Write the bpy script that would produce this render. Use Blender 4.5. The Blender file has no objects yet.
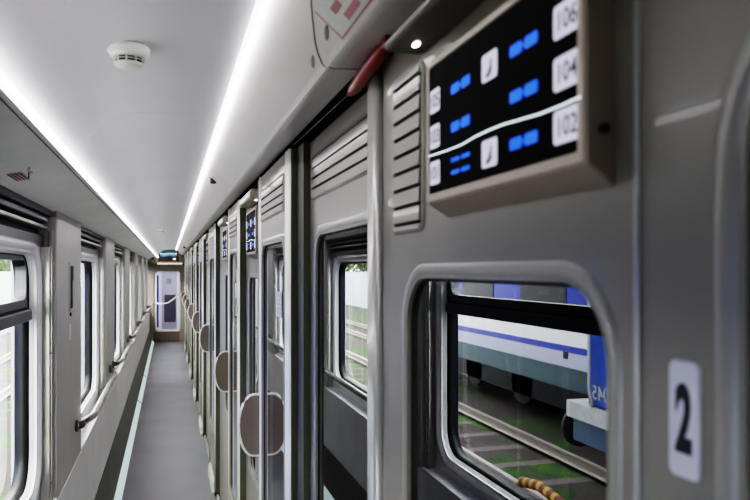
import bpy, bmesh, math, random
from mathutils import Vector, Matrix
random.seed(7)
S = bpy.context.scene
COL = S.collection
E = 1.76                      # eye height above the corridor floor
PI = math.pi

# ------------------------------------------------------------------ materials
def mat(name, col, rough=0.5, metal=0.0, var=0.0, vscale=8.0, bump=0.0, emis=None, estr=0.0, spec=0.5, coat=0.0, stretch=None):
    m = bpy.data.materials.new(name); m.use_nodes = True
    nt = m.node_tree; b = nt.nodes['Principled BSDF']
    b.inputs['Base Color'].default_value = (*col, 1)
    b.inputs['Roughness'].default_value = rough
    b.inputs['Metallic'].default_value = metal
    b.inputs['Specular IOR Level'].default_value = spec
    b.inputs['Coat Weight'].default_value = coat
    if emis:
        b.inputs['Emission Color'].default_value = (*emis, 1)
        b.inputs['Emission Strength'].default_value = estr
    if var > 0 or bump > 0:
        tc = nt.nodes.new('ShaderNodeTexCoord'); mp = nt.nodes.new('ShaderNodeMapping')
        if stretch: mp.inputs['Scale'].default_value = stretch
        nz = nt.nodes.new('ShaderNodeTexNoise'); nz.inputs['Scale'].default_value = vscale
        nz.inputs['Detail'].default_value = 5
        nt.links.new(tc.outputs['Object'], mp.inputs['Vector']); nt.links.new(mp.outputs[0], nz.inputs['Vector'])
        if var > 0:
            r = nt.nodes.new('ShaderNodeValToRGB')
            r.color_ramp.elements[0].position = .3; r.color_ramp.elements[1].position = .7
            r.color_ramp.elements[0].color = (*[c*(1-var) for c in col], 1)
            r.color_ramp.elements[1].color = (*[min(1, c*(1+var)) for c in col], 1)
            nt.links.new(nz.outputs['Fac'], r.inputs[0]); nt.links.new(r.outputs[0], b.inputs['Base Color'])
        if bump > 0:
            bp = nt.nodes.new('ShaderNodeBump'); bp.inputs['Strength'].default_value = bump
            bp.inputs['Distance'].default_value = .01
            nt.links.new(nz.outputs['Fac'], bp.inputs['Height']); nt.links.new(bp.outputs[0], b.inputs['Normal'])
    return m

def glass(name, tint, boost):
    m = bpy.data.materials.new(name); m.use_nodes = True; nt = m.node_tree
    nt.nodes.remove(nt.nodes['Principled BSDF']); out = nt.nodes['Material Output']
    tr = nt.nodes.new('ShaderNodeBsdfTransparent'); tr.inputs[0].default_value = (*tint, 1)
    gl = nt.nodes.new('ShaderNodeBsdfGlossy'); gl.inputs['Roughness'].default_value = 0.0
    gl.inputs[0].default_value = (.93, .96, 1, 1)
    # IOR is inverted on back faces so the sheet reflects alike from both sides
    geo = nt.nodes.new('ShaderNodeNewGeometry'); ior = nt.nodes.new('ShaderNodeMapRange')
    ior.inputs['To Min'].default_value = 1.5; ior.inputs['To Max'].default_value = 1/1.5
    nt.links.new(geo.outputs['Backfacing'], ior.inputs[0])
    fr = nt.nodes.new('ShaderNodeFresnel'); nt.links.new(ior.outputs[0], fr.inputs[0])
    mu = nt.nodes.new('ShaderNodeMath'); mu.operation = 'MULTIPLY'; mu.use_clamp = True; mu.inputs[1].default_value = boost
    mx = nt.nodes.new('ShaderNodeMixShader')
    nt.links.new(fr.outputs[0], mu.inputs[0]); nt.links.new(mu.outputs[0], mx.inputs[0])
    nt.links.new(tr.outputs[0], mx.inputs[1]); nt.links.new(gl.outputs[0], mx.inputs[2])
    nt.links.new(mx.outputs[0], out.inputs[0])
    return m

M = {}
M['panel'] = mat('warm_grey_panel', (.225, .212, .180), .38, var=.04, vscale=3, coat=.1)
M['frame'] = mat('satin_grey_frame', (.42, .42, .405), .28, metal=.25, coat=.2)
M['winframe'] = mat('window_frame_grey', (.29, .278, .245), .3, metal=.05, coat=.15)
M['post'] = mat('light_post', (.82, .82, .72), .3, metal=.05, coat=.2)
M['shaded_face'] = mat('olive_shaded_face', (.085, .087, .064), .55)  # darker colour stands in for shade on faces turned to the camera
M['black'] = mat('black_rubber', (.008, .008, .01), .5)
M['slot'] = mat('slot_black', (.006, .006, .006), .8)
M['ceiling'] = mat('ceiling_white', (.78, .77, .80), .42, var=.02, vscale=2)
M['bulk'] = mat('bulkhead_white', (.60, .57, .57), .35, var=.03, vscale=4, coat=.1)
M['cove'] = mat('cove_grey', (.90, .87, .87), .4, var=.05, vscale=5)
M['pillar'] = mat('pillar_grey', (.60, .58, .575), .4, var=.04, vscale=4)
M['lower'] = mat('lower_wall_light', (.92, .90, .93), .4, var=.05, vscale=4)
M['liner'] = mat('window_liner_white', (.90, .89, .93), .25, coat=.3)
M['skirt'] = mat('skirting_dark', (.15, .145, .15), .45, var=.1, vscale=12)
M['alu'] = mat('aluminium', (.55, .54, .52), .28, metal=.9)
M['rail'] = mat('rail_steel', (.42, .40, .36), .25, metal=.9)
M['blind'] = mat('blind_cassette', (.16, .16, .18), .35, metal=.4)
M['led'] = mat('led_white', (.9, .9, .9), .5, emis=(1, .985, 1), estr=12)
M['ledl'] = mat('led_white_left', (.9, .9, .9), .5, emis=(1, .985, 1), estr=12)
M['ledfloor'] = mat('led_floor', (.5, .58, .58), .3, emis=(.72, .95, .92), estr=.4)
M['ledspot'] = mat('led_spot', (1, 1, 1), .5, emis=(1, 1, 1), estr=12)
M['handle'] = mat('handle_beige', (.19, .155, .125), .45, var=.06, vscale=10)
M['handlerim'] = mat('handle_rim', (.78, .75, .68), .3, metal=.1)
M['dispframe'] = mat('display_casing', (.40, .345, .29), .42, metal=.3, var=.03)
M['screen'] = mat('screen_black', (.002, .002, .003), .5, spec=.02)
M['tile'] = mat('tile_lilac', (.3, .3, .35), .5, emis=(.62, .60, .75), estr=.62)
M['tiletext'] = mat('tile_text', (.02, .02, .04), .5)
M['blue'] = mat('blue_led', (.0, .05, .3), .5, emis=(.0, .12, 1.0), estr=.75)
M['line'] = mat('line_white', (.5, .5, .5), .5, emis=(.85, .95, 1), estr=1.2)
M['white'] = mat('sign_white', (.60, .60, .66), .4)
M['ink'] = mat('ink_black', (.012, .014, .018), .5)
M['red'] = mat('red_plastic', (.22, .004, .010), .35, coat=.3)
M['redink'] = mat('red_ink', (.40, .17, .19), .5)
M['paper'] = mat('paper', (.62, .62, .62), .7)
M['detector'] = mat('detector_white', (.74, .76, .72), .4)
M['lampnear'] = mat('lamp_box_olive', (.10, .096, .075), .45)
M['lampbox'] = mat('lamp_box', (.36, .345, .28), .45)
M['endwall'] = mat('end_wall_brown', (.26, .225, .19), .45, var=.05)
M['enddark'] = mat('end_kick_brown', (.17, .125, .11), .5)
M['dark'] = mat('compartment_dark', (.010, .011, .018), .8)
M['glassR'] = glass('compartment_glass', (.25, .26, .30), 1.6)
M['glassL'] = glass('outer_glass', (.90, .94, .92), 1.0)
M['glassE'] = glass('end_glass', (.9, .92, .95), 1.0)

# floor: speckled vinyl with a soft sheen
def floor_mat():
    m = mat('floor_vinyl', (.17, .17, .19), .33, coat=.0)
    nt = m.node_tree; b = nt.nodes['Principled BSDF']
    tc = nt.nodes.new('ShaderNodeTexCoord')
    n1 = nt.nodes.new('ShaderNodeTexNoise'); n1.inputs['Scale'].default_value = 260; n1.inputs['Detail'].default_value = 2
    n2 = nt.nodes.new('ShaderNodeTexNoise'); n2.inputs['Scale'].default_value = 2.2
    r = nt.nodes.new('ShaderNodeValToRGB')
    r.color_ramp.elements[0].position = .35; r.color_ramp.elements[0].color = (.12, .12, .135, 1)
    r.color_ramp.elements[1].position = .65; r.color_ramp.elements[1].color = (.205, .205, .23, 1)
    nt.links.new(tc.outputs['Object'], n1.inputs[0]); nt.links.new(tc.outputs['Object'], n2.inputs[0])
    nt.links.new(n1.outputs['Fac'], r.inputs[0]); nt.links.new(r.outputs[0], b.inputs['Base Color'])
    mr = nt.nodes.new('ShaderNodeMapRange'); mr.inputs['To Min'].default_value = .26; mr.inputs['To Max'].default_value = .42
    nt.links.new(n2.outputs['Fac'], mr.inputs[0]); nt.links.new(mr.outputs[0], b.inputs['Roughness'])
    return m
M['floor'] = floor_mat()

# ------------------------------------------------------------------ geometry helpers
def box(bm, x0, x1, y0, y1, z0, z1, mi=0):
    v = [bm.verts.new((x, y, z)) for x in (x0, x1) for y in (y0, y1) for z in (z0, z1)]
    for f in ((0,1,3,2), (4,6,7,5), (0,4,5,1), (2,3,7,6), (0,2,6,4), (1,5,7,3)):
        fc = bm.faces.new([v[i] for i in f]); fc.material_index = mi

def sheet(bm, x, y0, y1, z0, z1):
    bm.faces.new([bm.verts.new((x, y, z)) for y, z in ((y0, z0), (y0, z1), (y1, z1), (y1, z0))])

def prism(bm, prof, y0, y1, mi=0):
    """closed XZ profile swept along Y"""
    a = [bm.verts.new((x, y0, z)) for x, z in prof]; b = [bm.verts.new((x, y1, z)) for x, z in prof]
    n = len(prof)
    for i in range(n):
        f = bm.faces.new((a[i], a[(i+1) % n], b[(i+1) % n], b[i])); f.material_index = mi
    bm.faces.new(a).material_index = mi; bm.faces.new(b[::-1]).material_index = mi

def tube(bm, pts, r, n=12, mi=0, closed=False):
    pts = [Vector(p) for p in pts]; rings = []; N = len(pts)
    for i, p in enumerate(pts):
        if closed: t = (pts[(i+1) % N]-pts[i-1]).normalized()
        else: t = (pts[min(i+1, N-1)]-pts[max(i-1, 0)]).normalized()
        up = Vector((0, 0, 1)) if abs(t.z) < .9 else Vector((1, 0, 0))
        s = t.cross(up).normalized(); u = s.cross(t)
        rr = r[i] if isinstance(r, (list, tuple)) else r
        rings.append([bm.verts.new(p + s*rr*math.cos(2*PI*k/n) + u*rr*math.sin(2*PI*k/n)) for k in range(n)])
    for i in range(N if closed else N-1):
        a, b = rings[i], rings[(i+1) % N]
        for k in range(n):
            f = bm.faces.new((a[k], a[(k+1) % n], b[(k+1) % n], b[k])); f.material_index = mi; f.smooth = True
    if not closed:
        bm.faces.new(rings[0][::-1]).material_index = mi; bm.faces.new(rings[-1]).material_index = mi

def rrect(y0, y1, z0, z1, r, seg=8):
    pts = []
    r = max(1e-4, min(r, (y1-y0)/2-1e-4, (z1-z0)/2-1e-4))
    for cy, cz, a0 in ((y1-r, z1-r, 0), (y0+r, z1-r, 90), (y0+r, z0+r, 180), (y1-r, z0+r, 270)):
        for k in range(seg+1):
            a = math.radians(a0+90*k/seg); pts.append((cy+r*math.cos(a), cz+r*math.sin(a)))
    return pts

def loft_yz(bm, loops, mi=0, smooth=True, cap=False):
    """loops: list of (x, [(y,z)...]) with equal counts"""
    R = [[bm.verts.new((x, y, z)) for y, z in L] for x, L in loops]
    n = len(R[0])
    for a, b in zip(R, R[1:]):
        for k in range(n):
            f = bm.faces.new((a[k], a[(k+1) % n], b[(k+1) % n], b[k])); f.material_index = mi; f.smooth = smooth
    if cap: bm.faces.new(R[0]).material_index = mi; bm.faces.new(R[-1][::-1]).material_index = mi

def panel_hole(bm, x0, x1, y0, y1, z0, z1, hole, mi=0):
    """slab between x0..x1 with a rounded window opening; hole=(y0,y1,z0,z1,r)"""
    hl = rrect(*hole); n = len(hl); seg = n//4
    cor = ((y1, z1), (y0, z1), (y0, z0), (y1, z0))
    for x in (x0, x1):
        c = [bm.verts.new((x, y, z)) for y, z in cor]; h = [bm.verts.new((x, y, z)) for y, z in hl]
        for q in range(4):
            for k in range(seg-1):
                bm.faces.new((c[q], h[q*seg+k], h[q*seg+k+1])).material_index = mi
            e = h[q*seg+seg-1]; s = h[((q+1) % 4)*seg]
            bm.faces.new((c[q], e, s, c[(q+1) % 4])).material_index = mi
    loft_yz(bm, [(x0, hl), (x1, hl)], mi)
    loft_yz(bm, [(x0, list(cor)), (x1, list(cor))], mi, smooth=False)

def obj(name, bm, m, parent=None, bevel=0, loc=None, smooth=False):
    bmesh.ops.recalc_face_normals(bm, faces=bm.faces[:])
    me = bpy.data.meshes.new(name); bm.to_mesh(me); bm.free()
    for k in (m if isinstance(m, (list, tuple)) else [m]): me.materials.append(k)
    o = bpy.data.objects.new(name, me); COL.objects.link(o)
    if smooth:
        for p in me.polygons: p.use_smooth = True
    if bevel:
        b = o.modifiers.new('bevel', 'BEVEL'); b.width = bevel; b.segments = 3; b.limit_method = 'ANGLE'
    if loc is not None: o.location = loc
    if parent is not None:
        o.parent = parent
        # geometry is written in world coordinates: undo the parent's offset
        o.matrix_parent_inverse = Matrix.Translation(-parent.location)
    return o

def empty(name, loc=(0, 0, 0)):
    o = bpy.data.objects.new(name, None); o.location = loc; o.empty_display_size = .05; COL.objects.link(o); return o

def tag(o, label=None, cat=None, group=None, kind=None):
    if label: o['label'] = label
    if cat: o['category'] = cat
    if group: o['group'] = group
    if kind: o['kind'] = kind
    return o

def struct(name, bm, m, bevel=0, smooth=False):
    return tag(obj(name, bm, m, None, bevel, smooth=smooth), kind='structure')

def text_mesh(name, s, size, depth, m, ax, ay, loc, parent=None, sx=1.0, bold=0.0):
    cu = bpy.data.curves.new(name, 'FONT'); cu.body = s; cu.size = size; cu.extrude = depth
    cu.align_x = 'CENTER'; cu.align_y = 'CENTER'; cu.offset = bold
    t = bpy.data.objects.new('tmp_text', cu); COL.objects.link(t)
    bpy.context.view_layer.update()
    me = bpy.data.meshes.new_from_object(t.evaluated_get(bpy.context.evaluated_depsgraph_get()))
    bpy.data.objects.remove(t); bpy.data.curves.remove(cu)
    ax = Vector(ax); ay = Vector(ay); az = ax.cross(ay)
    R = Matrix((ax*sx, ay, az)).transposed().to_4x4(); R.translation = Vector(loc)
    me.transform(R)
    me.materials.clear(); me.materials.append(m)
    o = bpy.data.objects.new(name, me); COL.objects.link(o)
    if parent is not None:
        o.parent = parent; o.matrix_parent_inverse = Matrix.Translation(-parent.location)
    return o
RX, RY = (0, -1, 0), (0, 0, 1)            # writing on the right-hand wall
B = bmesh.new
Y0, Y1 = -2.6, 18.3

# ------------------------------------------------------------------ shell
bm = B(); box(bm, -.66, 2.3, Y0, Y1+3.2, -.12, 0); struct('floor', bm, M['floor'])

cp = [(.172, .500), (.150, .488), (.148, .4735), (.06, .472), (-.02, .470), (-.06, .4675), (-.09, .464), (-.12, .4565), (-.145, .446), (-.17, .431), (-.195, .409), (-.22, .379), (-.245, .346), (-.262, .322)]
bm = B()
seams = [Y0, .15, 2.18, 4.0, 5.9, 7.8, 9.7, 11.6, 13.5, 15.4, Y1]
for a, b in zip(seams, seams[1:]):
    lo = [(x, E+z) for x, z in cp]; up = [(x, E+z+.012) for x, z in cp[::-1]]
    prism(bm, lo+up, a+.0022, b-.0022)
ce = struct('ceiling', bm, M['ceiling'], smooth=True); ce.data.set_sharp_from_angle(angle=math.radians(40))
bm = B(); box(bm, -.66, 2.3, Y0, Y1+3.2, E+.53, E+.58)
tag(obj('roof_shell', bm, M['dark']), kind='structure').name = 'trim_1'

# left cove shelf
bm = B()
for a, b in ((Y0, 2.9), (2.9, 5.36), (5.36, 7.82), (7.82, 10.28), (10.28, 12.74), (12.74, 15.2), (15.2, Y1)):
    prism(bm, [(-.272, E+.312), (-.266, E+.300), (-.30, E+.291), (-.38, E+.270), (-.452, E+.258), (-.475, E+.250), (-.475, E+.268), (-.38, E+.285), (-.285, E+.312)], a+.001, b-.001)
struct('trim_2', bm, M['cove'], smooth=False)
bm = B(); box(bm, -.278, -.272, Y0, Y1, E+.300, E+.318); box(bm, -.4, -.278, Y0, Y1, E+.296, E+.302)
struct('trim_3', bm, M['black'])
bm = B(); box(bm, -.66, -.45, Y0, Y1, E+.268, E+.53)
struct('trim_4', bm, M['cove'])

# right bulkhead
def bl(s): return (.168+.117*s, E+.475-.101*s)
def bulk_prof():
    p = [(.176, E+.505), (.168, E+.475)] + [bl(s) for s in (.3, .6, .9)]
    p += [(.2815, E+.3755), (.287, E+.3735), (.295, E+.373), (.345, E+.3765), (.345, E+.39), (.29, E+.39), (.185, E+.50)]
    return p
bm = B()
for a, b in ((Y0, -.3), (-.3, 3.3), (3.3, 5.3), (5.3, 7.3), (7.3, 9.3), (9.3, 11.3), (11.3, 13.3), (13.3, 15.3), (15.3, Y1)):
    prism(bm, bulk_prof(), a+.0012, b-.0012)
struct('trim_5', bm, M['bulk'])
bm = B(); box(bm, .42, .44, Y0, Y1, E+.345, E+.53); box(bm, .345, .44, Y0, Y1, E+.395, E+.41)
struct('trim_6', bm, M['slot'])

# LED lines, cut short at the near end to keep the wall there darker
bm = B()
prism(bm, [(.158, E+.478), (.156, E+.470), (.160, E+.465), (.166, E+.467), (.168, E+.478)], .8, Y1-.05)
l1 = tag(obj('light_strip', bm, M['led']), 'long bright light strip along the right edge of the ceiling above the bulkhead', 'light strip')
bm = B()
prism(bm, [(-.264, E+.305), (-.262, E+.314), (-.255, E+.316), (-.251, E+.311), (-.255, E+.305)], .8, Y1-.05)
prism(bm, [(-.264, E+.305), (-.262, E+.314), (-.255, E+.316), (-.251, E+.311), (-.255, E+.305)], -2.5, -1.3)  # unseen segment behind the camera, added to light near-facing faces
l2 = tag(obj('light_strip', bm, M['ledl']), 'thin bright light strip along the left edge of the ceiling above the windows', 'light strip')

# back wall behind the camera, end wall in front
bm = B(); box(bm, -.66, 2.3, Y0-.06, Y0, 0, E+.55); struct('wall_back', bm, M['panel'])

# ------------------------------------------------------------------ left wall
PN = [3.26+2.46*n for n in range(-2, 7)]; PW = .86
bm = B()
for p in PN:
    y1 = min(p+PW, Y1)
    box(bm, -.64, -.46, p, y1, E-1.0, E+.262)
struct('wall_left', bm, M['pillar'], bevel=.008)
bm = B()
box(bm, -.64, -.456, Y0, Y1, E-1.46, E-.985)
box(bm, -.64, -.452, Y0, Y1, 0, E-1.46)
struct('wall_left_lower', bm, M['lower'], bevel=.004).name = 'trim_7'
bm = B()
prism(bm, [(-.455, E-1.46), (-.448, E-1.455), (-.396, E-1.690), (-.396, 0), (-.455, 0)], Y0, Y1)
struct('baseboard_left', bm, M['skirt'])
# floor light strip in segments
ys = [Y0, 9.7, 12.0, Y1-.05]
t = empty('floor_light_strip', (-.36, 6, 0)); tag(t, 'pale green glowing strip along the foot of the left wall', 'light strip')
for a, b in zip(ys, ys[1:]):
    bm = B(); prism(bm, [(-.3945, .050), (-.352, .006), (-.348, .001), (-.3945, .001)], a+.02, b-.02); obj('segment', bm, M['ledfloor'], t)
    bm = B(); prism(bm, [(-.3945, .056), (-.346, .008), (-.342, .001), (-.3945, .001)], b-.02, b+.02); obj('joint', bm, M['skirt'], t)

def left_window(i, ya, yb):
    root = empty(f'window_{i}', (-.52, (ya+yb)/2, E-.98)); tag(root, kind='structure')
    h = (ya+.115, yb-.115, E-.885, E+.068, .13)
    bm = B(); panel_hole(bm, -.575, -.52, ya, yb, E-.985, E+.10, h); obj('liner', bm, M['liner'], root)
    # flared lip
    bm = B()
    def off(o): return rrect(h[0]-o, h[1]+o, h[2]-o, h[3]+o, h[4]+o)
    loft_yz(bm, [(-.5195, off(.05)), (-.505, off(.035)), (-.505, off(.022)), (-.53, off(.0)), (-.56, off(-.014)), (-.575, off(-.016))])
    obj('window_frame', bm, M['liner'], root)
    bm = B()
    loft_yz(bm, [(-.545, off(-.0)), (-.548, off(-.010)), (-.556, off(-.018)), (-.60, off(-.020)), (-.60, off(.03)), (-.57, off(.03)), (-.545, off(0))])
    obj('rubber_seal', bm, M['black'], root)
    bm = B(); sheet(bm, -.588, h[0]-.02, h[1]+.02, h[2]-.02, E-.155 if ya < 3 else h[3]+.02); obj('lower_pane' if ya < 3 else 'pane', bm, M['glassL'], root)
    ly0, ly1 = h[0]+.018, h[1]-.018
    if ya < 3:
        # hopper part
        f = None
        bm = B()
        hp = (ly0+.026, ly1-.026, E-.118, E+.038, .045)
        panel_hole(bm, -.592, -.552, ly0, ly1, E-.155, E+.055, hp); f = obj('hopper_frame', bm, M['blind'], root, bevel=.004)
        bm = B(); sheet(bm, -.576, hp[0]-.01, hp[1]+.01, hp[2]-.01, hp[3]+.01); obj('upper_pane', bm, M['glassL'], f)
        bm = B(); box(bm, -.58, -.535, ly0-.01, ly1+.01, E-.205, E-.158); obj('transom', bm, M['blind'], root, bevel=.008)
        bm = B(); box(bm, -.553, -.545, ly0+.002, ly1-.002, E-.158, E-.150); obj('seal_line', bm, M['black'], root)
    # blind cassette above
    bm = B(); box(bm, -.60, -.535, ya, yb, E+.10, E+.262); obj('backing', bm, M['black'], root)
    bm = B(); box(bm, -.5345, -.512, ya+.004, yb-.004, E+.098, E+.145); box(bm, -.5345, -.525, ya+.004, yb-.03, E+.08, E+.10); obj('panel', bm, M['blind'], root, bevel=.003)
    bm = B(); box(bm, -.534, -.492, ya+.03, yb-.03, E+.172, E+.186); obj('blind_bar', bm, M['alu'], root, bevel=.004)
    bm = B(); box(bm, -.534, -.487, ya+.03, yb-.03, E+.200, E+.222); obj('blind_cassette', bm, M['blind'], root, bevel=.006)
    bm = B(); box(bm, -.534, -.478, ya+.012, yb-.012, E+.228, E+.254); obj('top_rail', bm, M['blind'], root, bevel=.004)
    for yy in (ya+.006, yb-.046):
        bm = B(); box(bm, -.5195, -.480, yy, yy+.04, E-.98, E+.10); box(bm, -.49, -.472, yy+.012, yy+.028, E-.98, E+.17)
        obj('guide_rail', bm, M['alu'], root, bevel=.004)
        bm = B()
        for zz in (-.35, -.9): tube(bm, [(-.479, yy+.006, E+zz), (-.473, yy+.006, E+zz)], .004, 8)
        obj('screw', bm, M['rail'], root)
    bm = B(); prism(bm, [(-.575, E-.985), (-.575, E-.93), (-.545, E-.957), (-.50, E-.972), (-.457, E-.976), (-.457, E-.985)], ya, yb)
    obj('sill', bm, M['liner'], root)
    return root
for i, (p, q) in enumerate(zip([Y0-.01-PW]+PN[:], PN)):
    if q-(p+PW) > .5: left_window(i, p+PW, q)

# handrails
near = ['second', 'third', 'fourth', 'fifth', 'sixth', 'seventh']
nr = 0
for n in range(2, 8):
    ya, yb = PN[n]+.62, PN[n+1]+.30
    t = empty('handrail', (-.46, ya, E-.80))
    lab = ['steel tube handrail nearest the camera, below the second left window',
           'steel tube handrail below the third left window, after the nearest rail',
           'small steel handrail below the fourth left window',
           'small steel handrail below the fifth left window',
           'tiny steel handrail below the sixth left window',
           'tiny steel handrail farthest along the left wall beside the end door'][n-2]
    tag(t, lab, 'handrail', 'handrails under the corridor windows')
    pts = [(-.462, ya, E-.80), (-.45, ya+.01, E-.80), (-.415, ya+.16, E-.80), (-.40, ya+.24, E-.80), (-.395, ya+.30, E-.80), (-.395, (ya+yb)/2, E-.80),
           (-.395, yb-.30, E-.80), (-.40, yb-.24, E-.80), (-.415, yb-.16, E-.80), (-.45, yb-.01, E-.80), (-.462, yb, E-.80)]
    bm = B(); tube(bm, pts, .019, 14); obj('rail', bm, M['rail'], t)
    for y in (ya, yb):
        bm = B(); tube(bm, [(-.461, y, E-.80), (-.448, y, E-.80)], .03, 16); tube(bm, [(-.449, y, E-.80), (-.43, y+(.03 if y == ya else -.03), E-.80)], .019, 12)
        obj('bracket', bm, M['enddark'], t)

# things on the first pillar
t = empty('emergency_plate', (-.46, 3.55, E-.1)); tag(t, 'narrow dark slot plate with green edge on the nearest left pillar', 'wall plate')
def pl(name, y0, y1, z0, z1, m, d=.004, par=t, r=.006):
    bm = B(); loft_yz(bm, [(-.46, rrect(y0, y1, z0, z1, r)), (-.46+d, rrect(y0, y1, z0, z1, r))], cap=True, smooth=False); return obj(name, bm, m, par)
pl('surround', 3.62, 3.74, E-.20, E+.04, M['pillar'], .006, r=.01)
pl('slot', 3.64, 3.70, E-.185, E+.02, M['ink'], .009)
pl('green_mark', 3.71, 3.735, E-.05, E+.02, mat('green', (.03, .16, .09), .4), .009, r=.004)
bm = B(); tube(bm, [(-.461, 3.67, E-.215), (-.454, 3.67, E-.215)], .009, 12)
tag(obj('key_lock', bm, M['ink']), 'small round dark key lock under the slot plate on the left pillar', 'lock')
t2 = pl('sticker', 3.62, 3.70, E-.34, E-.26, M['cove'], .0012, None)
tag(t2, 'faint grey sticker low on the nearest left pillar', 'sticker')

# ------------------------------------------------------------------ right wall
def grille(name_par, X, ya, yb, z0, z1, slots, th=.003):
    """slotted vent: dark backing, one mesh of slats, rim"""
    bm = B(); box(bm, X-.0015, X, ya, yb, z0, z1); bk = obj('backing', bm, M['slot'], name_par)
    edges = [z0]
    bm = B(); prev = z0
    for s in sorted(slots):
        prism(bm, [(X-.0018, prev), (X-.0055, prev), (X-.0045, s-th), (X-.0018, s-th)], ya+.008, yb-.008); prev = s+th
    prism(bm, [(X-.0018, prev), (X-.0055, prev), (X-.0045, z1), (X-.0018, z1)], ya+.008, yb-.008)
    obj('slats', bm, M['panel'], name_par)
    bm = B(); loft = lambda o: rrect(ya-o, yb+o, z0-o, z1+o, .012+o)
    loft_yz(bm, [(X-.0002, loft(.006)), (X-.0035, loft(.003)), (X-.0035, loft(-.003)), (X-.001, loft(-.008))])
    obj('rim', bm, M['panel'], name_par)

def win_ring(par, X, hole, w, lip, name='window_frame', m='winframe'):
    def off(o): return rrect(hole[0]-o, hole[1]+o, hole[2]-o, hole[3]+o, hole[4]+o)
    bm = B(); loft_yz(bm, [(X+.001, off(w)), (X-lip*.25, off(w*.92)), (X-lip*.32, off(w*.7)), (X-lip*.28, off(w*.45)), (X+.0005, off(w*.2)), (X+.004, off(w*.05)), (X+.012, off(0)), (X+.03, off(-.002))])
    obj(name, bm, M[m], par)
    bm = B(); loft_yz(bm, [(X+.006, off(.004)), (X+.007, off(-.004)), (X+.03, off(-.004)), (X+.03, off(.02))]); obj('rubber_seal', bm, M['black'], par)
    bm = B(); sheet(bm, X+.009, hole[0]-.012, hole[1]+.012, hole[2]-.012, hole[3]+.012); return obj('pane', bm, M['glassR'], par)

ZT = E+.362
SLOT_N = [E+z for z in (.072, .0995, .127, .1545, .182, .2095, .237, .2645, .292)]
SLOT_D = [E+z for z in (.212, .240, .268, .297)]

# post positions (near edge of each door), door lengths
doors = [(2.06, 2.86), (3.62, 4.36), (5.56, 6.48), (7.60, 8.50), (9.60, 10.50), (11.60, 12.50), (13.60, 14.50), (15.60, 16.50)]
XD, XA, XA0, XB = .345, .378, .36, .385

bmW = B()   # fixed panels of the partition
wn = 20
def fixed(X, ya, yb, hole):
    panel_hole(bmW, X, X+.03, ya, yb, .02, ZT, hole)
# panel A0 (nearest), with big window and display
holeA = (.519, 1.045, E-.96, E-.012, .075)
fixed(XA0, .478, 1.172, holeA)
wA = empty('window_20', (XA0, .78, E-.5)); tag(wA, kind='structure'); win_ring(wA, XA0, holeA, .022, .007)
gA = tag(empty('ventilation_grille', (XA0, 1.04, E+.18)), 'tall nine-slot ventilation grille beside the near display screen', 'ventilation grille', 'vent grilles in the compartment wall')
grille(gA, XA0, .968, 1.108, E+.063, E+.305, SLOT_N)
# near door, partly in frame
holeN = (-.35, .368, E-1.45, E+.165, .09)
dn = empty('door_9', (XA0, .0, 0)); tag(dn, kind='structure')
bm = B(); panel_hole(bm, XA0, XA0+.03, -.45, .474, .02, ZT, holeN); obj('door_leaf', bm, M['panel'], dn)
win_ring(dn, XA0, holeN, .028, .008)
box(bmW, XA0, XA0+.03, Y0, -.454, .02, ZT)
# joint strip between
bm = B(); box(bm, XA0-.0035, XA0+.02, .474, .480, .02, ZT); struct('trim_8', bm, M['frame'], bevel=.002)
# post closing A0
bm = B()
prism_pts = []
def post_mesh(bm, X, y0, y1, z0, z1, r=.012):
    n = 6; pr = [(X+.05, y0), (X+r, y0)]
    for k in range(1, n): a = PI/2*k/n; pr.append((X+r-r*math.sin(a), y0+r-r*math.cos(a)))
    pr += [(X, y0+r), (X, y1-r)]
    for k in range(1, n): a = PI/2*k/n; pr.append((X+r-r*math.cos(a), y1-r+r*math.sin(a)))
    pr += [(X+r, y1), (X+.05, y1)]
    a = [bm.verts.new((x, y, z0)) for x, y in pr]; b = [bm.verts.new((x, y, z1)) for x, y in pr]
    for i in range(len(pr)):
        bm.faces.new((a[i], a[(i+1) % len(pr)], b[(i+1) % len(pr)], b[i])).smooth = True
    bm.faces.new(a); bm.faces.new(b[::-1])
post_mesh(bm, .346, 1.180, 1.235, .02, ZT); struct('trim_9', bm, M['frame'])
bm = B(); box(bm, XA0+.002, .40, 1.170, 1.182, .02, ZT); struct('trim_10', bm, M['slot'])

# recessed door B0
holeB = (1.30, 1.885, E-1.30, E+.094, .07)
db = empty('door_10', (XB, 1.6, 0)); tag(db, kind='structure')
bm = B(); panel_hole(bm, XB, XB+.03, 1.24, 2.06, .02, ZT, holeB); obj('door_leaf', bm, M['panel'], db)
win_ring(db, XB, holeB, .024, .008)
grl = empty('ventilation_grille', (XB, 1.6, E+.25)); tag(grl, 'wide four-slot ventilation grille over the recessed second door', 'ventilation grille', 'vent grilles in the compartment wall')
grille(grl, XB, 1.30, 1.93, E+.200, E+.318, [E+z for z in (.224, .252, .280, .309)])
bm = B(); box(bm, XB-.02, XB-.001, 1.955, 2.058, .02, ZT); obj('pocket_shade', bm, M['shaded_face'], db)  # dark strip painting the shade beside the door pocket

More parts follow.
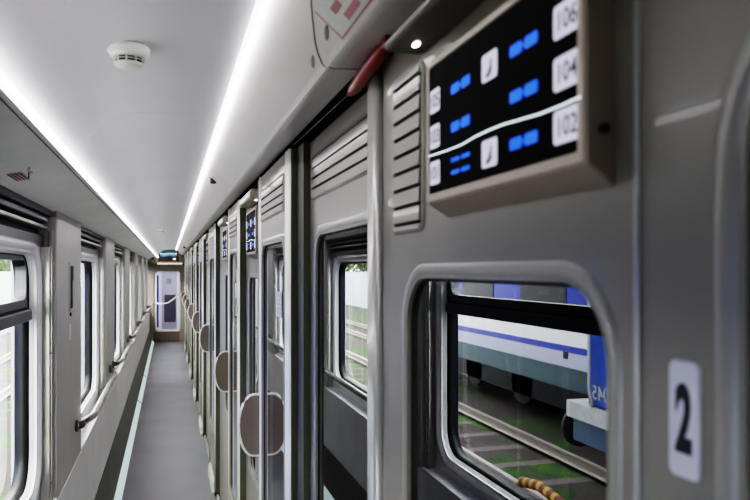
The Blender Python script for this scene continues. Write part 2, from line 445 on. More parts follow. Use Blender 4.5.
def door_leaf(i, ya, yb):
    dr = empty(f'door_{i+1}', (XD, ya, 0)); tag(dr, kind='structure')
    h = (ya+.125, yb-.148, E-1.30, E+.092, .06)
    bm = B(); panel_hole(bm, XD, XD+.03, ya+.052, yb-.004, .045, ZT, h); obj('door_leaf', bm, M['panel'], dr)
    win_ring(dr, XD, h, .022, .008)
    bm = B(); post_mesh(bm, XD-.006, yb-.128, yb-.088, .045, ZT, .010); obj('stile', bm, M['post'], dr)
    bm = B(); post_mesh(bm, XD-.004, ya+.052, ya+.085, .045, ZT, .008); obj('edge_strip', bm, M['post'], dr)
    gv = empty('ventilation_grille', (XD, (ya+yb)/2, E+.24))
    grille(gv, XD, ya+.11, yb-.12, E+.190, E+.303, SLOT_D)
    nm = ['over the nearest door with a round handle', 'over the second door with a round handle', 'over the third door with a round handle', 'over the fourth door with a round handle',
          'over the fifth door with a round handle', 'over the sixth door with a round handle', 'over the seventh door with a round handle', 'over the last door before the end wall'][i]
    tag(gv, 'four-slot ventilation grille '+nm, 'ventilation grille', 'vent grilles in the compartment wall')
    # D-shaped handle plate standing out from the stile
    yc = yb-.105; zc = E-.605; x0 = XD-.006
    prof = [(0, .118), (-.022, .118)]
    for k in range(1, 12):
        a = PI*k/12; prof.append((-.022-.056*math.sin(a), .118*math.cos(a)))
    prof += [(-.022, -.118), (0, -.118)]
    P = [(x0+x, zc+z) for x, z in prof]
    bm = B(); prism(bm, P, yc-.005, yc+.005); hd = obj('handle', bm, M['handle'], dr)
    bm = B(); tube(bm, [(x, yc, z) for x, z in P], .0062, 8); obj('handle_rim', bm, M['handlerim'], hd)
    # notice on the glass
    nt_ = empty('notice', (XD+.0135, ya+.30, E-.11))
    tag(nt_, 'white paper notice stuck on the glass of the '+['nearest', 'second', 'third', 'fourth', 'fifth', 'sixth', 'seventh', 'last'][i]+' door with a round handle', 'notice', 'paper notices on the door glass')
    bm = B(); box(bm, XD+.0070, XD+.0080, ya+.215, ya+.335, E-.155, E-.072); obj('paper_sheet', bm, M['paper'], nt_)
    if i < 2:
        bm = B()
        for k in range(5): box(bm, XD+.0064, XD+.0068, ya+.235, ya+.315, E-.145+k*.014, E-.139+k*.014)
        obj('printed_lines', bm, M['frame'], nt_)
    # post at the near edge of the door with black foot and a rebate with shade put into its colour
    po = empty(f'trim_{20+i}', (XD, ya, 0)); tag(po, kind='structure')
    bm = B(); post_mesh(bm, XD-.003, ya+.012, ya+.050, .03, ZT, .008); obj('post', bm, M['post'], po)
    bm = B(); box(bm, XD+.003, XB+.012, ya-.002, ya+.014, .03, ZT); obj('rebate', bm, M['shaded_face'], po)
    bm = B(); box(bm, XD-.002, XB, ya+.002, ya+.048, 0, .032); obj('foot', bm, M['black'], po)
    bm = B(); prism(bm, [(XD-.001, .0), (XD-.022, .0), (XD-.018, .07), (XD-.001, .11)], ya+.10, yb-.25)
    obj('kick_strip', bm, M['post'], po, bevel=.004)
for i, (a, b) in enumerate(doors): door_leaf(i, a, b)

def info_display(ya, yb, XS, XF, zb, zt, label, detailed, lamp_z, lamp_label):
    d = empty('information_display', (XS, (ya+yb)/2, E+zb)); tag(d, label, 'display', 'room number displays')
    # casing: tray with tapered sides, open front filled by screen
    bm = B()
    loft_yz(bm, [(XS+.0005, rrect(ya+.012, yb+.012, E+zb-.016, E+zt+.016, .004)), (XF+.003, rrect(ya+.002, yb, E+zb, E+zt, .004)), (XF, rrect(ya+.005, yb-.003, E+zb+.003, E+zt-.003, .004)),
                 (XF, rrect(ya+.013, yb-.010, E+zb+.012, E+zt-.010, .003)), (XF+.003, rrect(ya+.014, yb-.011, E+zb+.013, E+zt-.011, .003)), (XF+.003, rrect((ya+yb)/2-.01, (ya+yb)/2+.01, E+(zb+zt)/2-.01, E+(zb+zt)/2+.01, .003))], smooth=False)
    obj('casing', bm, M['dispframe'], d)
    bm = B(); box(bm, XS-.0045, XS-.0005, ya+.014, yb+.008, E+zb-.012, E+zt+.01); obj('wall_gasket', bm, M['black'], d)
    bm = B(); box(bm, XF+.0012, XF+.0026, ya+.014, yb-.011, E+zb+.013, E+zt-.011); sc = obj('screen', bm, M['screen'], d)
    if detailed:
        bm = B(); tube(bm, [((XS+XF)/2+.002, ya+.001, E+.117), ((XS+XF)/2+.002, ya+.0065, E+.117)], .0042, 12); obj('keyhole', bm, M['ink'], d)
    w = yb-ya; h = (zt-zb)
    def U(f): return ya+w*f                 # f measured from the near end
    rows = [E+zb+h*q for q in (.205, .455, .70)]
    xs = XF+.0010
    def tile(y0, y1, z0, z1, m='tile', r=.004, x=xs, t=.0004, name='number_tile', par=sc):
        bm = B(); loft_yz(bm, [(x, rrect(y0, y1, z0, z1, r, 4)), (x-t, rrect(y0, y1, z0, z1, r, 4))], cap=True, smooth=False); return obj(name, bm, M[m], par)
    th = h*.16/2
    cols = [(U(.025), U(.14), ('102', '104', '106')), (U(.875), U(.965), ('101', '103', '105'))]
    for y0, y1, names in cols:
        for z, s in zip(rows, names):
            tl = tile(y0, y1, z-th, z+th)
            if detailed: text_mesh('room_number', s, th*1.65, .0001, M['tiletext'], RX, RY, (xs-.0007, (y0+y1)/2, z-.001), sc, sx=.92, bold=.0002)
    for z in (rows[0], rows[2]):
        tile(U(.44), U(.54), z-th, z+th, name='seat_tile')
        if detailed:
            bm = B(); yc = U(.49)
            def q(a, b): return (xs-.0007, yc-a*.9, z+b)
            vs = [bm.verts.new(q(*p)) for p in ((.004, .009), (.007, .006), (.007, -.007), (.000, -.011), (-.008, -.011), (-.008, -.008), (-.002, -.005), (.002, .001))]
            bm.faces.new(vs); obj('seat_symbol', bm, M['tiletext'], sc)
    def arrow(yc, z, dbl=False):
        for s in ((.5, -.5) if not dbl else (.5, -.5)):
            for dz in ((0,) if not dbl else (.0075, -.0075)):
                hh = .0058 if not dbl else .0024
                tile(yc+s*.030-.0125, yc+s*.030+.0125, z+dz-hh, z+dz+hh, 'blue', .003, name='blue_mark')
        if not dbl: tile(yc-.006, yc+.006, z-.0012, z+.0012, 'blue', .001, name='blue_mark')
    for z in rows:
        arrow(U(.29), z); arrow(U(.70), z, dbl=(z == rows[0]))
    zl = rows[0]+th+.003
    bm = B()
    pts = [(xs-.0012, U(f), zl+dz) for f, dz in ((.02, .0005), (.10, 0), (.2, .0005), (.3, .003), (.40, .0055), (.49, .006), (.58, .0055), (.68, .003), (.8, .0035), (.97, .006))]
    tube(bm, pts, .0008, 6); obj('white_line', bm, M['line'], sc)
    # lamp above
    l = empty('wall_lamp', (XS, (ya+yb)/2, E+lamp_z)); tag(l, lamp_label, 'lamp', 'box lamps over the displays')
    lh = .019 if detailed else .04
    bm = B(); prism(bm, [(XS-.002, E+lamp_z), (XS-.055, E+lamp_z), (XS-.06, E+lamp_z+.006), (XS-.058, E+lamp_z+lh-.006), (XS-.052, E+lamp_z+lh), (XS-.002, E+lamp_z+lh)], ya+.01, yb+.11)
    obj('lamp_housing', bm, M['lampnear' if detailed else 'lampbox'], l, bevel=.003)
    bm = B(); prism(bm, [(XS-.0605, E+lamp_z+.010), (XS-.0612, E+lamp_z+.010), (XS-.0605, E+lamp_z+.03), (XS-.0595, E+lamp_z+.03)], ya+.03, yb+.09)
    if not detailed: obj('diffuser', bm, M['bulk'], l)
    else: bm.free()
    bm = B()
    ysp = .929 if detailed else ya+.08
    vs = []
    loop = [(XS-.026+.0042*math.cos(a), ysp+.010*math.sin(a)) for a in [2*PI*k/16 for k in range(16)]]
    a_ = [bm.verts.new((x, y, E+lamp_z-.0015)) for x, y in loop]; b_ = [bm.verts.new((x, y, E+lamp_z+.0005)) for x, y in loop]
    bm.faces.new(a_)
    for k in range(16): bm.faces.new((a_[k], a_[(k+1) % 16], b_[(k+1) % 16], b_[k]))
    obj('light_spot', bm, M['ledspot'], l)

info_display(.497, .866, XA0, .325, .086, .272, 'large black room number display nearest the camera, above the big right window', True, .318, 'long box lamp with bright spot above the nearest display')
dl = ['black room number display just beyond the nearest round handle', 'small room number display beyond the second round handle', 'small room number display beyond the third round handle']

# fixed panels between doors
for i, (a, b) in enumerate(doors):
    nxt = doors[i+1][0] if i+1 < len(doors) else Y1
    ya, yb = b+.002, nxt-.004
    L = yb-ya
    h = (ya+.06, min(yb-.14, ya+.62), E-.96, E-.035, .06)
    fixed(XA, ya, yb, h)
    w = empty(f'window_{21+i}', (XA, ya, E-.5)); tag(w, kind='structure'); win_ring(w, XA, h, .022, .007)
    if i < 7:
        dd = dl[i] if i < 3 else 'tiny room number display beyond the '+['fourth', 'fifth', 'sixth', 'seventh'][i-3]+' round handle'
        info_display(b+.03, b+.40, XA, .340, .066, .262, dd, False, .295, 'box lamp over the '+['display just beyond the nearest round handle', 'display beyond the second round handle', 'display beyond the third round handle', 'display beyond the fourth round handle', 'display beyond the fifth round handle', 'display beyond the sixth round handle', 'display beyond the seventh round handle'][i])
struct('wall_right', bmW, M['panel'])
bm = B(); box(bm, .352, .372, Y0, Y1, 0, .02); struct('baseboard_right', bm, M['frame'])

# dark compartments behind the glass
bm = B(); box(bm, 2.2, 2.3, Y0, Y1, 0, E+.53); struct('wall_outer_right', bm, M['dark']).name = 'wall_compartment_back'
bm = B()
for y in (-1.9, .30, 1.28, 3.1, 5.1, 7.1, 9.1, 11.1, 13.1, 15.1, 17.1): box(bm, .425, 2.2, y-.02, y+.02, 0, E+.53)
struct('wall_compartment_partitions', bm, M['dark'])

# class sign "2"
t = empty('class_sign', (XA0, .43, E-.2)); tag(t, 'narrow white rounded sign with a black number 2 on the right wall', 'sign')
bm = B(); loft_yz(bm, [(XA0-.0002, rrect(.4085, .4395, E-.151, E-.066, .006)), (XA0-.002, rrect(.409, .439, E-.1505, E-.0665, .006))], cap=True, smooth=False); obj('plate', bm, M['white'], t)
text_mesh('numeral', '2', .066, .0003, M['ink'], RX, RY, (XA0-.0025, .4235, E-.1105), t, sx=.50, bold=.0026)

# ------------------------------------------------------------------ bulkhead furniture
def on_bulk(s, y, lift=.002):
    x, z = bl(s); return (x-lift*.653, y, z-lift*.757)
bm = B(); tube(bm, [on_bulk(s, y, .0003) for s, y in ((0.398, 1.0863), (0.47, 1.125), (0.557, 1.1633), (0.679, 1.2165), (0.789, 1.2525), (0.895, 1.2755), (0.977, 1.2762))], .0011, 6)
tag(obj('hatch_seam', bm, M['black']), 'curved dark hatch seam on the near right bulkhead', 'seam')
def oval(s, y, name, lab):
    bm = B(); c = Vector(on_bulk(s, y, .0008)); u = Vector((.010, .0498, -.0084)); v = Vector((.756, 0, -.653)); nrm = Vector((-.653, 0, -.756))
    lo = [c+u*.5*math.cos(2*PI*k/20)+v*.0045*math.sin(2*PI*k/20) for k in range(20)]
    a = [bm.verts.new(p) for p in lo]; b = [bm.verts.new(p-nrm*.002) for p in lo]
    bm.faces.new(a)
    for k in range(20): bm.faces.new((a[k], a[(k+1) % 20], b[(k+1) % 20], b[k]))
    return tag(obj(name, bm, mat('oval_grey', (.16, .14, .15), .4)), lab, 'latch')
oval(.80, 1.305, 'latch', 'oval grey latch on the bulkhead, on the far side of the hatch seam')
oval(.745, 1.155, 'latch', 'oval grey latch on the bulkhead hatch beside the red-edged notice')

t = empty('hatch_notice', on_bulk(.7, 1.0)); tag(t, 'white notice with red border on the near right bulkhead hatch', 'notice')
def bulk_plate(name, s0, s1, y0, y1, lift, m, par):
    bm = B(); a = [bm.verts.new(on_bulk(s, y, lift)) for s, y in ((s0, y0), (s1, y0), (s1, y1), (s0, y1))]
    b = [bm.verts.new(on_bulk(s, y, lift-.0006)) for s, y in ((s0, y0), (s1, y0), (s1, y1), (s0, y1))]
    bm.faces.new(a); bm.faces.new(b[::-1])
    for k in range(4): bm.faces.new((a[k], a[(k+1) % 4], b[(k+1) % 4], b[k]))
    return obj(name, bm, m, par)
bulk_plate('red_border', .52, .925, .78, 1.125, .0012, M['redink'], t)
bulk_plate('sheet', .52, .905, .78, 1.118, .0018, mat('sheet_green_white', (.55, .58, .55), .5), t)
bulk_plate('red_mark', .64, .72, 1.03, 1.07, .0024, M['redink'], t)
bulk_plate('red_mark', .78, .86, .98, 1.05, .0024, M['redink'], t)
bulk_plate('red_mark', .60, .66, .95, 1.0, .0024, M['redink'], t)

bm = B(); tube(bm, [(.284, 1.262, E+.3745), (.289, 1.264, E+.3728), (.344, 1.267, E+.3762)], .0009, 6)
tag(obj('hatch_seam', bm, M['black']), 'short straight dark seam crossing the underside of the near right bulkhead', 'seam')
# emergency brake handle
t = empty('emergency_brake', (.34, 1.2, E+.36)); tag(t, 'red emergency pull handle hanging under the right bulkhead above the grille', 'emergency brake')
bm = B(); tube(bm, [(.343, 1.085, E+.372), (.341, 1.12, E+.364), (.338, 1.17, E+.356), (.338, 1.23, E+.349), (.338, 1.29, E+.345), (.339, 1.325, E+.344)], [.006, .013, .015, .014, .012, .006], 14); obj('grip', bm, M['red'], t)
bm = B(); box(bm, .330, .352, 1.065, 1.09, E+.358, E+.376); obj('mount', bm, M['red'], t, bevel=.003)
bm = B(); tube(bm, [(.339, 1.30, E+.345), (.342, 1.45, E+.350), (.344, 2.0, E+.360)], .0011, 6); obj('pull_wire', bm, M['blind'], t)

def sensor(x, y, z, lab, sz=.014):
    bm = B(); box(bm, x-sz, x+sz, y-sz, y+sz, z-sz*1.1, z+sz*1.3)
    o = obj('camera_sensor', bm, M['ink'], bevel=.004); return tag(o, lab, 'sensor', 'small black sensors')
p = on_bulk(.347, 3.51); sensor(p[0], p[1], p[2], 'small black square sensor on the middle of the right bulkhead')
p = on_bulk(.8, 12.4); sensor(p[0], p[1], p[2], 'tiny black sensor on the right bulkhead near the hanging screen', .022)
sensor(-.35, 16.2, E+.262, 'tiny black sensor above the left wall beside the hanging screen', .03)

# smoke detectors
def detector(x, y, z, lab):
    t = empty('smoke_detector', (x, y, z)); tag(t, lab, 'smoke detector')
    def lathe(name, prof, m, n=36, par=t):
        bm = B(); R = []
        for r, h in prof: R.append([bm.verts.new((x+r*math.cos(2*PI*k/n), y+r*math.sin(2*PI*k/n), z+h)) for k in range(n)])
        for a, b in zip(R, R[1:]):
            for k in range(n): bm.faces.new((a[k], a[(k+1) % n], b[(k+1) % n], b[k])).smooth = True
        bm.faces.new(R[-1]); return obj(name, bm, m, par)
    lathe('mounting_ring', [(.044, .0), (.044, -.0035), (.040, -.004)], M['frame'])
    lathe('housing', [(.0405, -.003), (.0425, -.006), (.0415, -.016), (.038, -.023), (.031, -.0275)], M['detector'])
    lathe('sensor_chamber', [(.027, -.026), (.027, -.037)], M['ink'])
    lathe('cap', [(.029, -.0375), (.030, -.039), (.028, -.043), (.019, -.047), (.006, -.048)], M['detector'])
    bm = B()
    for k in range(10):
        a = 2*PI*k/10+.2; c, s_ = math.cos(a), math.sin(a)
        tube(bm, [(x+.0305*c, y+.0305*s_, z-.026), (x+.0295*c, y+.0295*s_, z-.039)], .0018, 6)
    for hh in (-.0325,):
        tube(bm, [(x+.0295*math.cos(2*PI*k/30), y+.0295*math.sin(2*PI*k/30), z+hh) for k in range(30)], .0011, 5, closed=True)
    obj('guard_ribs', bm, M['detector'], t)
detector(-.080, 1.545, E+.468, 'white round smoke detector on the near part of the ceiling')
detector(-.082, 8.3, E+.468, 'tiny white smoke detector farther along the ceiling')

# red sticker and hook on left cove
t = empty('cove_sticker', (-.40, 2.3, E+.27)); tag(t, 'faded red sticker on the cove above the nearest left window', 'sticker')
def cove_pt(x, y, lift): return (x, y, E+.270+(x+.38)*.20-lift)
for k in range(4):
    bm = B(); x0 = -.424+k*.009
    vs = [bm.verts.new(cove_pt(x0+dx, y, .0025)) for dx, y in ((0, 2.10), (.006, 2.10), (.006, 2.25), (0, 2.25))]
    bm.faces.new(vs); obj('red_line', bm, M['redink'], t)
bm = B(); tube(bm, [cove_pt(-.360, 2.06, -.003), cove_pt(-.360, 2.06, .010), cove_pt(-.352, 2.065, .014)], .003, 8)
tag(obj('coat_hook', bm, M['detector']), 'tiny white hook under the cove beside the faded red sticker', 'hook')
bm = B(); tube(bm, [cove_pt(-.367, 2.10, .002), cove_pt(-.392, 2.24, .002)], .0015, 6)
tag(obj('hook_slot', bm, M['ink']), 'thin dark slot in the cove beside the tiny white hook', 'slot')

# ------------------------------------------------------------------ end wall, end door, hanging screen
YE = 17.9
bm = B()
panel_hole(bm, 0, .06, -.62, .42, 0, E+.53, (-.36, .25, .16, E+.10, .02))
for v in bm.verts: v.co = Vector((v.co.y, YE+v.co.x, v.co.z))
struct('wall_end', bm, M['endwall'])
ed = empty('door_11', (-.055, YE+.02, 0)); tag(ed, kind='structure')
hE = (-.285, .245, E-1.48, E-.06, .05)
bm = B(); panel_hole(bm, .0, .04, -.36, .25, .02, E+.10, hE)
for v in bm.verts: v.co = Vector((v.co.y, YE+.01+v.co.x, v.co.z))
obj('door_leaf', bm, M['endwall'], ed)
bm = B()
def offE(o): return rrect(hE[0]-o, hE[1]+o, hE[2]-o, hE[3]+o, hE[4]+o)
loft_yz(bm, [(.0, offE(.03)), (-.012, offE(.02)), (-.012, offE(.01)), (.01, offE(0))])
for v in bm.verts: v.co = Vector((v.co.y, YE+.01+v.co.x, v.co.z))
obj('window_frame', bm, M['post'], ed)
bm = B(); bm.faces.new([bm.verts.new((x, YE+.03, z)) for x, z in ((-.30, E-1.5), (.26, E-1.5), (.26, E-.04), (-.30, E-.04))]); obj('pane', bm, M['glassE'], ed)
bm = B(); box(bm, -.36, .25, YE-.004, YE+.012, .0, .24); obj('kick_plate', bm, M['enddark'], ed)
bm = B(); tube(bm, [(-.30, YE-.03, E-.80), (-.18, YE-.05, E-.83), (-.02, YE-.055, E-.80), (.12, YE-.05, E-.70), (.25, YE-.03, E-.55)], .012, 10); obj('grab_bar', bm, M['post'], ed)
# vestibule beyond the end door
bm = B(); box(bm, -.66, .6, Y1+3.0, Y1+3.1, 0, E+.5); struct('wall_vestibule', bm, mat('vestibule_white_glow', (.72, .72, .82), .4, emis=(.8, .8, 1), estr=.25))  # wall is no lamp; a faint glow is put into its material
bm = B(); box(bm, -.66, -.60, Y1, Y1+3, 0, E+.5); box(bm, .5, .6, Y1, Y1+3, 0, E+.5); struct('wall_vestibule_sides', bm, M['lower'])
vd = empty('vestibule_door', (-.02, Y1+2.9, 0)); tag(vd, 'grey inner door with dark lower panel seen through the end door glass', 'door')
bm = B(); box(bm, -.20, .22, Y1+2.94, Y1+2.99, .05, E-.06); obj('door_leaf', bm, M['white'], vd, bevel=.01)
bm = B(); box(bm, -.13, .19, Y1+2.925, Y1+2.94, .25, E-.72); obj('dark_panel', bm, mat('vd_grey', (.10, .09, .12), .5), vd, bevel=.01)
bm = B(); box(bm, -.07, .07, Y1+2.915, Y1+2.925, E-.40, E-.25); obj('round_label', bm, M['frame'], vd)
bm = B(); box(bm, -.335, -.285, Y1+2.8, Y1+2.9, .1, E-.15); tag(obj('blue_pillar', bm, mat('blue_strip', (.04, .04, .35), .4), bevel=.01), 'narrow blue pillar seen at the left through the end door glass', 'pillar')
vl = bpy.data.lights.new('vestibule_lamp', 'AREA'); vl.energy = 14; vl.size = .5; vl.color = (.93, .93, 1)
vo = bpy.data.objects.new('vestibule_lamp', vl); vo.location = (0, Y1+1.6, E+.45); COL.objects.link(vo)

tv = empty('hanging_screen', (0, 16.9, E+.34)); tag(tv, 'small hanging video screen showing a bright landscape above the end door', 'screen')
bm = B(); box(bm, -.235, .215, 16.98, 17.04, E+.20, E+.475); obj('screen_housing', bm, M['black'], tv, bevel=.006)
def tv_mat():
    m = bpy.data.materials.new('tv_picture'); m.use_nodes = True; nt = m.node_tree; b = nt.nodes['Principled BSDF']
    tc = nt.nodes.new('ShaderNodeTexCoord'); sp = nt.nodes.new('ShaderNodeSeparateXYZ'); nt.links.new(tc.outputs['Generated'], sp.inputs[0])
    nz = nt.nodes.new('ShaderNodeTexNoise'); nz.inputs['Scale'].default_value = 2.6; nt.links.new(tc.outputs['Generated'], nz.inputs[0])
    ad = nt.nodes.new('ShaderNodeMath'); ad.operation = 'MULTIPLY_ADD'; ad.inputs[1].default_value = .55; nt.links.new(nz.outputs['Fac'], ad.inputs[0]); nt.links.new(sp.outputs['Z'], ad.inputs[2])
    r = nt.nodes.new('ShaderNodeValToRGB'); cr = r.color_ramp
    cr.elements[0].position = .15; cr.elements[0].color = (.10, .015, .008, 1)
    for p_, c_ in ((.36, (.10, .02, .015, 1)), (.46, (.006, .01, .015, 1)), (.66, (.01, .03, .04, 1)), (.84, (.16, .36, .42, 1)), (1, (.02, .08, .10, 1))):
        e = cr.elements.new(p_); e.color = c_
    nt.links.new(ad.outputs[0], r.inputs[0]); nt.links.new(r.outputs[0], b.inputs['Emission Color']); b.inputs['Emission Strength'].default_value = 1.0
    b.inputs['Base Color'].default_value = (0, 0, 0, 1)
    return m
bm = B(); box(bm, -.20, .18, 16.972, 16.979, E+.222, E+.447); obj('picture', bm, tv_mat(), tv)
bm = B(); box(bm, .09, .15, 16.966, 16.971, E+.235, E+.275); obj('picture_highlight', bm, mat('tv_hl', (1, .8, .7), .5, emis=(1, .75, .6), estr=1.2), tv)
bm = B(); box(bm, -.26, .30, 17.2, 17.3, E+.135, E+.165); tag(obj('lintel_lamp', bm, mat('lintel', (.7, .65, .55), .4, emis=(1, .9, .75), estr=.7), bevel=.004), 'warm white light bar under the hanging screen above the end door', 'lamp')
bm = B(); box(bm, -.45, .345, 17.3, YE, E+.17, E+.26); struct('trim_11', bm, M['endwall'])

# ------------------------------------------------------------------ outside on the left
G = E-2.95
def ground_mat():
    m = mat('ground_grass', (.1, .1, .1), .95); nt = m.node_tree; b = nt.nodes['Principled BSDF']
    tc = nt.nodes.new('ShaderNodeTexCoord'); mp = nt.nodes.new('ShaderNodeMapping'); mp.inputs['Scale'].default_value = (1, .45, 1)
    nz = nt.nodes.new('ShaderNodeTexNoise'); nz.inputs['Scale'].default_value = 1.3; nz.inputs['Detail'].default_value = 8; nz.inputs['Roughness'].default_value = .65
    nt.links.new(tc.outputs['Object'], mp.inputs[0]); nt.links.new(mp.outputs[0], nz.inputs[0])
    r = nt.nodes.new('ShaderNodeValToRGB'); cr = r.color_ramp
    cr.elements[0].position = .38; cr.elements[0].color = (.055, .042, .045, 1); cr.elements[1].position = .60; cr.elements[1].color = (.05, .11, .02, 1)
    e = cr.elements.new(.48); e.color = (.075, .06, .06, 1); e = cr.elements.new(.53); e.color = (.035, .06, .02, 1)
    nt.links.new(nz.outputs['Fac'], r.inputs[0])
    n2 = nt.nodes.new('ShaderNodeTexNoise'); n2.inputs['Scale'].default_value = 30; n2.inputs['Detail'].default_value = 4; nt.links.new(tc.outputs['Object'], n2.inputs[0])
    mx = nt.nodes.new('ShaderNodeMix'); mx.data_type = 'RGBA'; mx.blend_type = 'MULTIPLY'; mx.inputs['Factor'].default_value = .85
    r2 = nt.nodes.new('ShaderNodeValToRGB'); r2.color_ramp.elements[0].position = .35; r2.color_ramp.elements[0].color = (.35, .35, .35, 1); r2.color_ramp.elements[1].position = .65; r2.color_ramp.elements[1].color = (1.4, 1.4, 1.4, 1)
    nt.links.new(n2.outputs['Fac'], r2.inputs[0]); nt.links.new(r.outputs[0], mx.inputs['A']); nt.links.new(r2.outputs[0], mx.inputs['B'])
    nt.links.new(mx.outputs['Result'], b.inputs['Base Color'])
    return m
bm = B(); box(bm, -70, -.7, -40, 140, G-.1, G-.05); struct('ground', bm, ground_mat())
M['steel'] = mat('rail_head', (.45, .40, .38), .35, metal=.5)
M['sleeper'] = mat('concrete_sleeper', (.28, .26, .24), .9, var=.2)
M['ballast'] = mat('ballast', (.13, .11, .105), .95, var=.5, vscale=25, bump=.6)
def track(cx, lab):
    t = empty('railway_track', (cx, 10, G)); tag(t, lab, 'railway track')
    for s in (-1, 1):
        x = cx+s*.7175; bm = B(); prism(bm, [(x-.035, G+.17), (x+.035, G+.17), (x+.035, G+.14), (x+.009, G+.12), (x+.009, G+.04), (x+.06, G+.02), (x-.06, G+.02), (x-.009, G+.04), (x-.009, G+.12), (x-.035, G+.14)], -20, 70)
        obj('rail', bm, M['steel'], t)
    bm = B()
    for k in range(-20, 70):
        y = k*.65*1.5; box(bm, cx-1.25, cx+1.25, y-.12, y+.12, G-.09, G-.046)
    o = obj('sleepers', bm, M['ballast'], t); o['kind'] = 'stuff'
track(-4.38, 'railway track with steel rails running just outside the left windows')
track(-8.0, 'second railway track farther out under the white and blue train')

M['tr_white'] = mat('train_white', (.78, .79, .86), .35); M['tr_blue'] = mat('train_blue', (.02, .04, .36), .35)
M['tr_lilac'] = mat('train_lilac', (.44, .45, .62), .4); M['tr_grey'] = mat('train_greyblue', (.065, .105, .13), .45)
M['tr_dark'] = mat('train_dark', (.02, .022, .03), .4)
tr = empty('passenger_carriage', (-7.4, 5, G)); tag(tr, 'white passenger carriage with a blue stripe and grey skirt outside the left windows', 'train')
def strip(name, z0, z1, m, out=0.0, y0=-8., y1=19.):
    bm = B(); prism(bm, [(-8.8, E+z0), (-6.0+out, E+z0), (-6.0+out, E+z1), (-8.8, E+z1)], y0, y1); return obj(name, bm, m, tr)
strip('skirt', -2.11, -1.72, M['tr_grey'], -.03); strip('lower_side', -1.72, -1.45, M['tr_lilac']); strip('stripe', -1.45, -1.335, M['tr_blue'], .004)
strip('side_wall', -1.335, -.85, M['tr_white']); strip('window_band', -.85, .35, M['tr_blue'], .002); strip('upper_side', .35, .9, M['tr_white'])
bm = B(); prism(bm, [(-8.8, E+.9), (-6.0, E+.9), (-6.25, E+1.3), (-6.8, E+1.5), (-8.0, E+1.5), (-8.6, E+1.3)], -8, 19); obj('roof', bm, M['tr_grey'], tr)
for k in range(9):
    y = -6.5+k*2.9; bm = B(); box(bm, -6.02, -5.985, y, y+1.7, E-.72, E+.25); obj('window', bm, M['tr_dark'], tr, bevel=.01)
for y in (-5.5, -3.2, 13.2, 15.6):
    bm = B(); tube(bm, [(-6.5, y, G+.6), (-6.35, y, G+.6)], .45, 24); obj('wheel', bm, M['tr_dark'], tr)
bm = B(); box(bm, -8.3, -6.35, -7, 18, G+.35, E-2.1); obj('underframe', bm, M['tr_dark'], tr)
bm = B(); box(bm, -6.0, -5.985, 10.86, 11.0, E-1.57, E-1.45); obj('black_square', bm, M['ink'], tr)

# blue vehicle on the near track
bv = empty('blue_locomotive', (-4.4, 2, G)); tag(bv, 'blue locomotive end with grey beam, black buffers and number 045 outside the windows', 'locomotive')
M['lo_blue'] = mat('loco_blue', (.02, .07, .35), .35, var=.1); M['lo_grey'] = mat('loco_grey', (.42, .43, .46), .5, var=.15, vscale=12); M['lo_blg'] = mat('loco_bluegrey', (.05, .085, .15), .5)
bm = B(); prism(bm, [(-5.7, E-1.28), (-3.08, E-1.28), (-3.08, E+.5), (-3.3, E+1.2), (-5.4, E+1.2), (-5.7, E+.5)], .6, 5.82); obj('body', bm, M['lo_blue'], bv, bevel=.03)
bm = B(); box(bm, -5.75, -3.05, .3, 6.14, E-1.45, E-1.285); obj('buffer_beam', bm, M['lo_grey'], bv, bevel=.01)
bm = B(); box(bm, -5.7, -3.1, .35, 6.1, E-1.68, E-1.45); obj('lower_beam', bm, M['lo_blg'], bv, bevel=.01)
bm = B(); box(bm, -5.5, -3.35, .8, 5.9, G+.35, E-1.68); obj('bogie', bm, M['tr_dark'], bv)
for x in (-3.45, -5.3):
    bm = B(); tube(bm, [(x, 6.1, E-1.66), (x, 6.5, E-1.66)], .09, 14); tube(bm, [(x, 6.5, E-1.66), (x, 6.55, E-1.66)], .21, 24); obj('buffer', bm, M['tr_dark'], bv)
for y in (1.8, 4.6):
    bm = B(); tube(bm, [(-3.75, y, G+.68), (-3.6, y, G+.68)], .5, 26); obj('wheel', bm, M['tr_dark'], bv)
bm = B(); tube(bm, [(-3.06, 5.70, E-1.3), (-3.03, 5.72, E-1.1), (-3.03, 5.72, E-.2)], .014, 8); obj('grab_bar', bm, M['lo_grey'], bv)
text_mesh('number', '045', .19, .002, M['lo_grey'], (0, 1, 0), (0, 0, 1), (-3.074, 5.60, E-1.15), bv, sx=.95, bold=.002)
def hose_mat():
    m = mat('hose_striped', (.3, .05, .03), .5); nt = m.node_tree; b = nt.nodes['Principled BSDF']
    tc = nt.nodes.new('ShaderNodeTexCoord'); w = nt.nodes.new('ShaderNodeTexWave'); w.bands_direction = 'Y'; w.inputs['Scale'].default_value = 2.2; w.inputs['Distortion'].default_value = .5
    nt.links.new(tc.outputs['Object'], w.inputs[0]); r = nt.nodes.new('ShaderNodeValToRGB'); r.color_ramp.interpolation = 'CONSTANT'
    r.color_ramp.elements[0].color = (.10, .015, .015, 1); r.color_ramp.elements[1].position = .6; r.color_ramp.elements[1].color = (.35, .22, .03, 1)
    nt.links.new(w.outputs['Fac'], r.inputs[0]); nt.links.new(r.outputs[0], b.inputs['Base Color']); return m
bm = B(); tube(bm, [(-2.9, 5.3, E-2.65), (-2.9, 5.6, E-2.40), (-2.9, 6.0, E-2.25), (-2.9, 6.4, E-2.21), (-2.9, 6.75, E-2.27), (-2.9, 6.95, E-2.45), (-2.9, 7.0, G)], .055, 12, )
tag(obj('striped_hose', bm, hose_mat()), 'arched yellow and dark red striped hose standing beside the blue locomotive', 'hose')

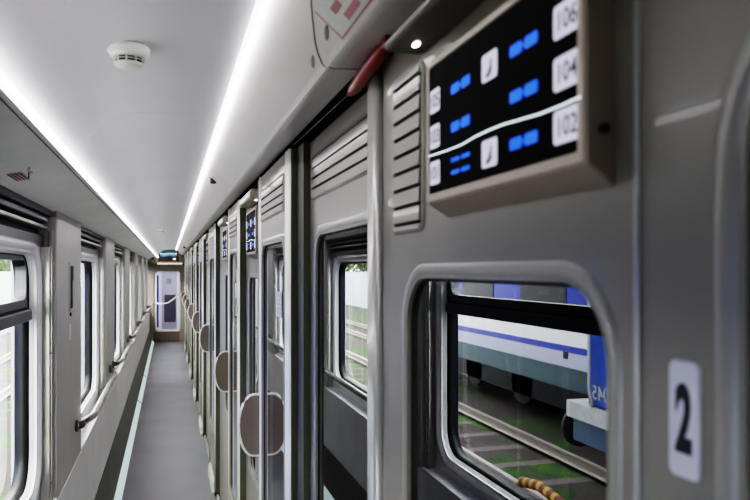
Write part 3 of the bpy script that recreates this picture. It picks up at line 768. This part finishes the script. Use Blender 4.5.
# pale wall and trees in the distance
bm = B()
for k in range(40): box(bm, -14.15, -14.0, -10+k*3.2, -10+k*3.2+3.17, G-.1, E-.15)
o = tag(obj('boundary_wall', bm, mat('pale_concrete', (.52, .58, .64), .8, var=.08, vscale=.6)), 'long pale concrete wall beyond the tracks in front of the trees', 'wall')
def leaf_mat(n, c): return mat(n, c, .9, var=.6, vscale=3.5, bump=1)
LM = [leaf_mat('leaf_a', (.07, .11, .04)), leaf_mat('leaf_b', (.10, .13, .06)), leaf_mat('leaf_c', (.05, .09, .045))]
def tree(x, y, h, lab, li):
    t = empty('tree', (x, y, G)); tag(t, lab, 'tree', 'trees beyond the pale wall')
    bm = B(); tube(bm, [(x, y, G-.1), (x+.1, y, G+h*.35), (x, y+.15, G+h*.7)], [.22, .16, .06], 8)
    for k in range(4):
        a = k*1.7; tube(bm, [(x+.05, y, G+h*(.3+.06*k)), (x+.9*math.cos(a), y+.9*math.sin(a), G+h*(.5+.07*k))], [.07, .03], 6)
    obj('trunk', bm, M['enddark'], t)
    bm = B()
    for k in range(520):
        a = random.uniform(0, 2*PI); ph = random.uniform(-1, 1); rr = h*.30*(random.random()**.45)
        c = Vector((x+rr*math.cos(a)*math.sqrt(1-ph*ph), y+rr*math.sin(a)*math.sqrt(1-ph*ph), G+h*.66+rr*ph*1.15))
        s = random.uniform(.12, .28)
        u = Vector((random.gauss(0, 1), random.gauss(0, 1), random.gauss(0, 1))).normalized(); w_ = u.orthogonal().normalized()
        v2 = u.cross(w_)
        bm.faces.new([bm.verts.new(c+w_*s), bm.verts.new(c+v2*s*.7), bm.verts.new(c-w_*s), bm.verts.new(c-v2*s*.7)])
    obj('foliage', bm, LM[li % 3], t)
for k in range(22):
    x = -17.5-random.uniform(0, 4); y = 8+k*4.9+random.uniform(-.4, .4); h = random.uniform(4.6, 7.0)
    tree(x, y, h, ['dark green leafy tree behind the pale wall beyond the tracks', 'olive green leafy tree behind the pale wall beyond the tracks', 'deep green leafy tree behind the pale wall beyond the tracks'][k % 3], k)

# ------------------------------------------------------------------ light
w = bpy.data.worlds.new('overcast'); S.world = w; w.use_nodes = True; nt = w.node_tree
bg = nt.nodes['Background']; tc = nt.nodes.new('ShaderNodeTexCoord'); sp = nt.nodes.new('ShaderNodeSeparateXYZ'); r = nt.nodes.new('ShaderNodeValToRGB')
nt.links.new(tc.outputs['Generated'], sp.inputs[0]); nt.links.new(sp.outputs['Z'], r.inputs[0])
r.color_ramp.elements[0].position = .0; r.color_ramp.elements[0].color = (.95, .92, .89, 1)
r.color_ramp.elements[1].position = .6; r.color_ramp.elements[1].color = (.99, .97, .94, 1)
nt.links.new(r.outputs[0], bg.inputs[0]); bg.inputs[1].default_value = 11
for i, (p, q) in enumerate(zip(PN, PN[1:])):
    l = bpy.data.lights.new('window_portal', 'AREA'); l.shape = 'RECTANGLE'; l.size = .95; l.size_y = q-p-PW
    l.cycles.is_portal = True
    o = bpy.data.objects.new('window_portal', l); o.location = (-.66, (p+PW+q)/2, E-.4); o.rotation_euler = (0, -PI/2, 0); COL.objects.link(o)

# ------------------------------------------------------------------ camera
cam = bpy.data.cameras.new('camera'); co = bpy.data.objects.new('camera', cam); COL.objects.link(co); S.camera = co
co.location = (0, 0, E)
th = math.atan(206/700)
co.rotation_euler = (PI/2, 0, -th)
cam.sensor_width = 36; cam.lens = 36*700/750; cam.shift_y = 20/750; cam.clip_start = .02; cam.clip_end = 300
cam.dof.use_dof = True; cam.dof.focus_distance = 3.6; cam.dof.aperture_fstop = 6.3
S.view_settings.view_transform = 'Filmic'
S.view_settings.look = 'Very High Contrast'
S.view_settings.exposure = 0.22
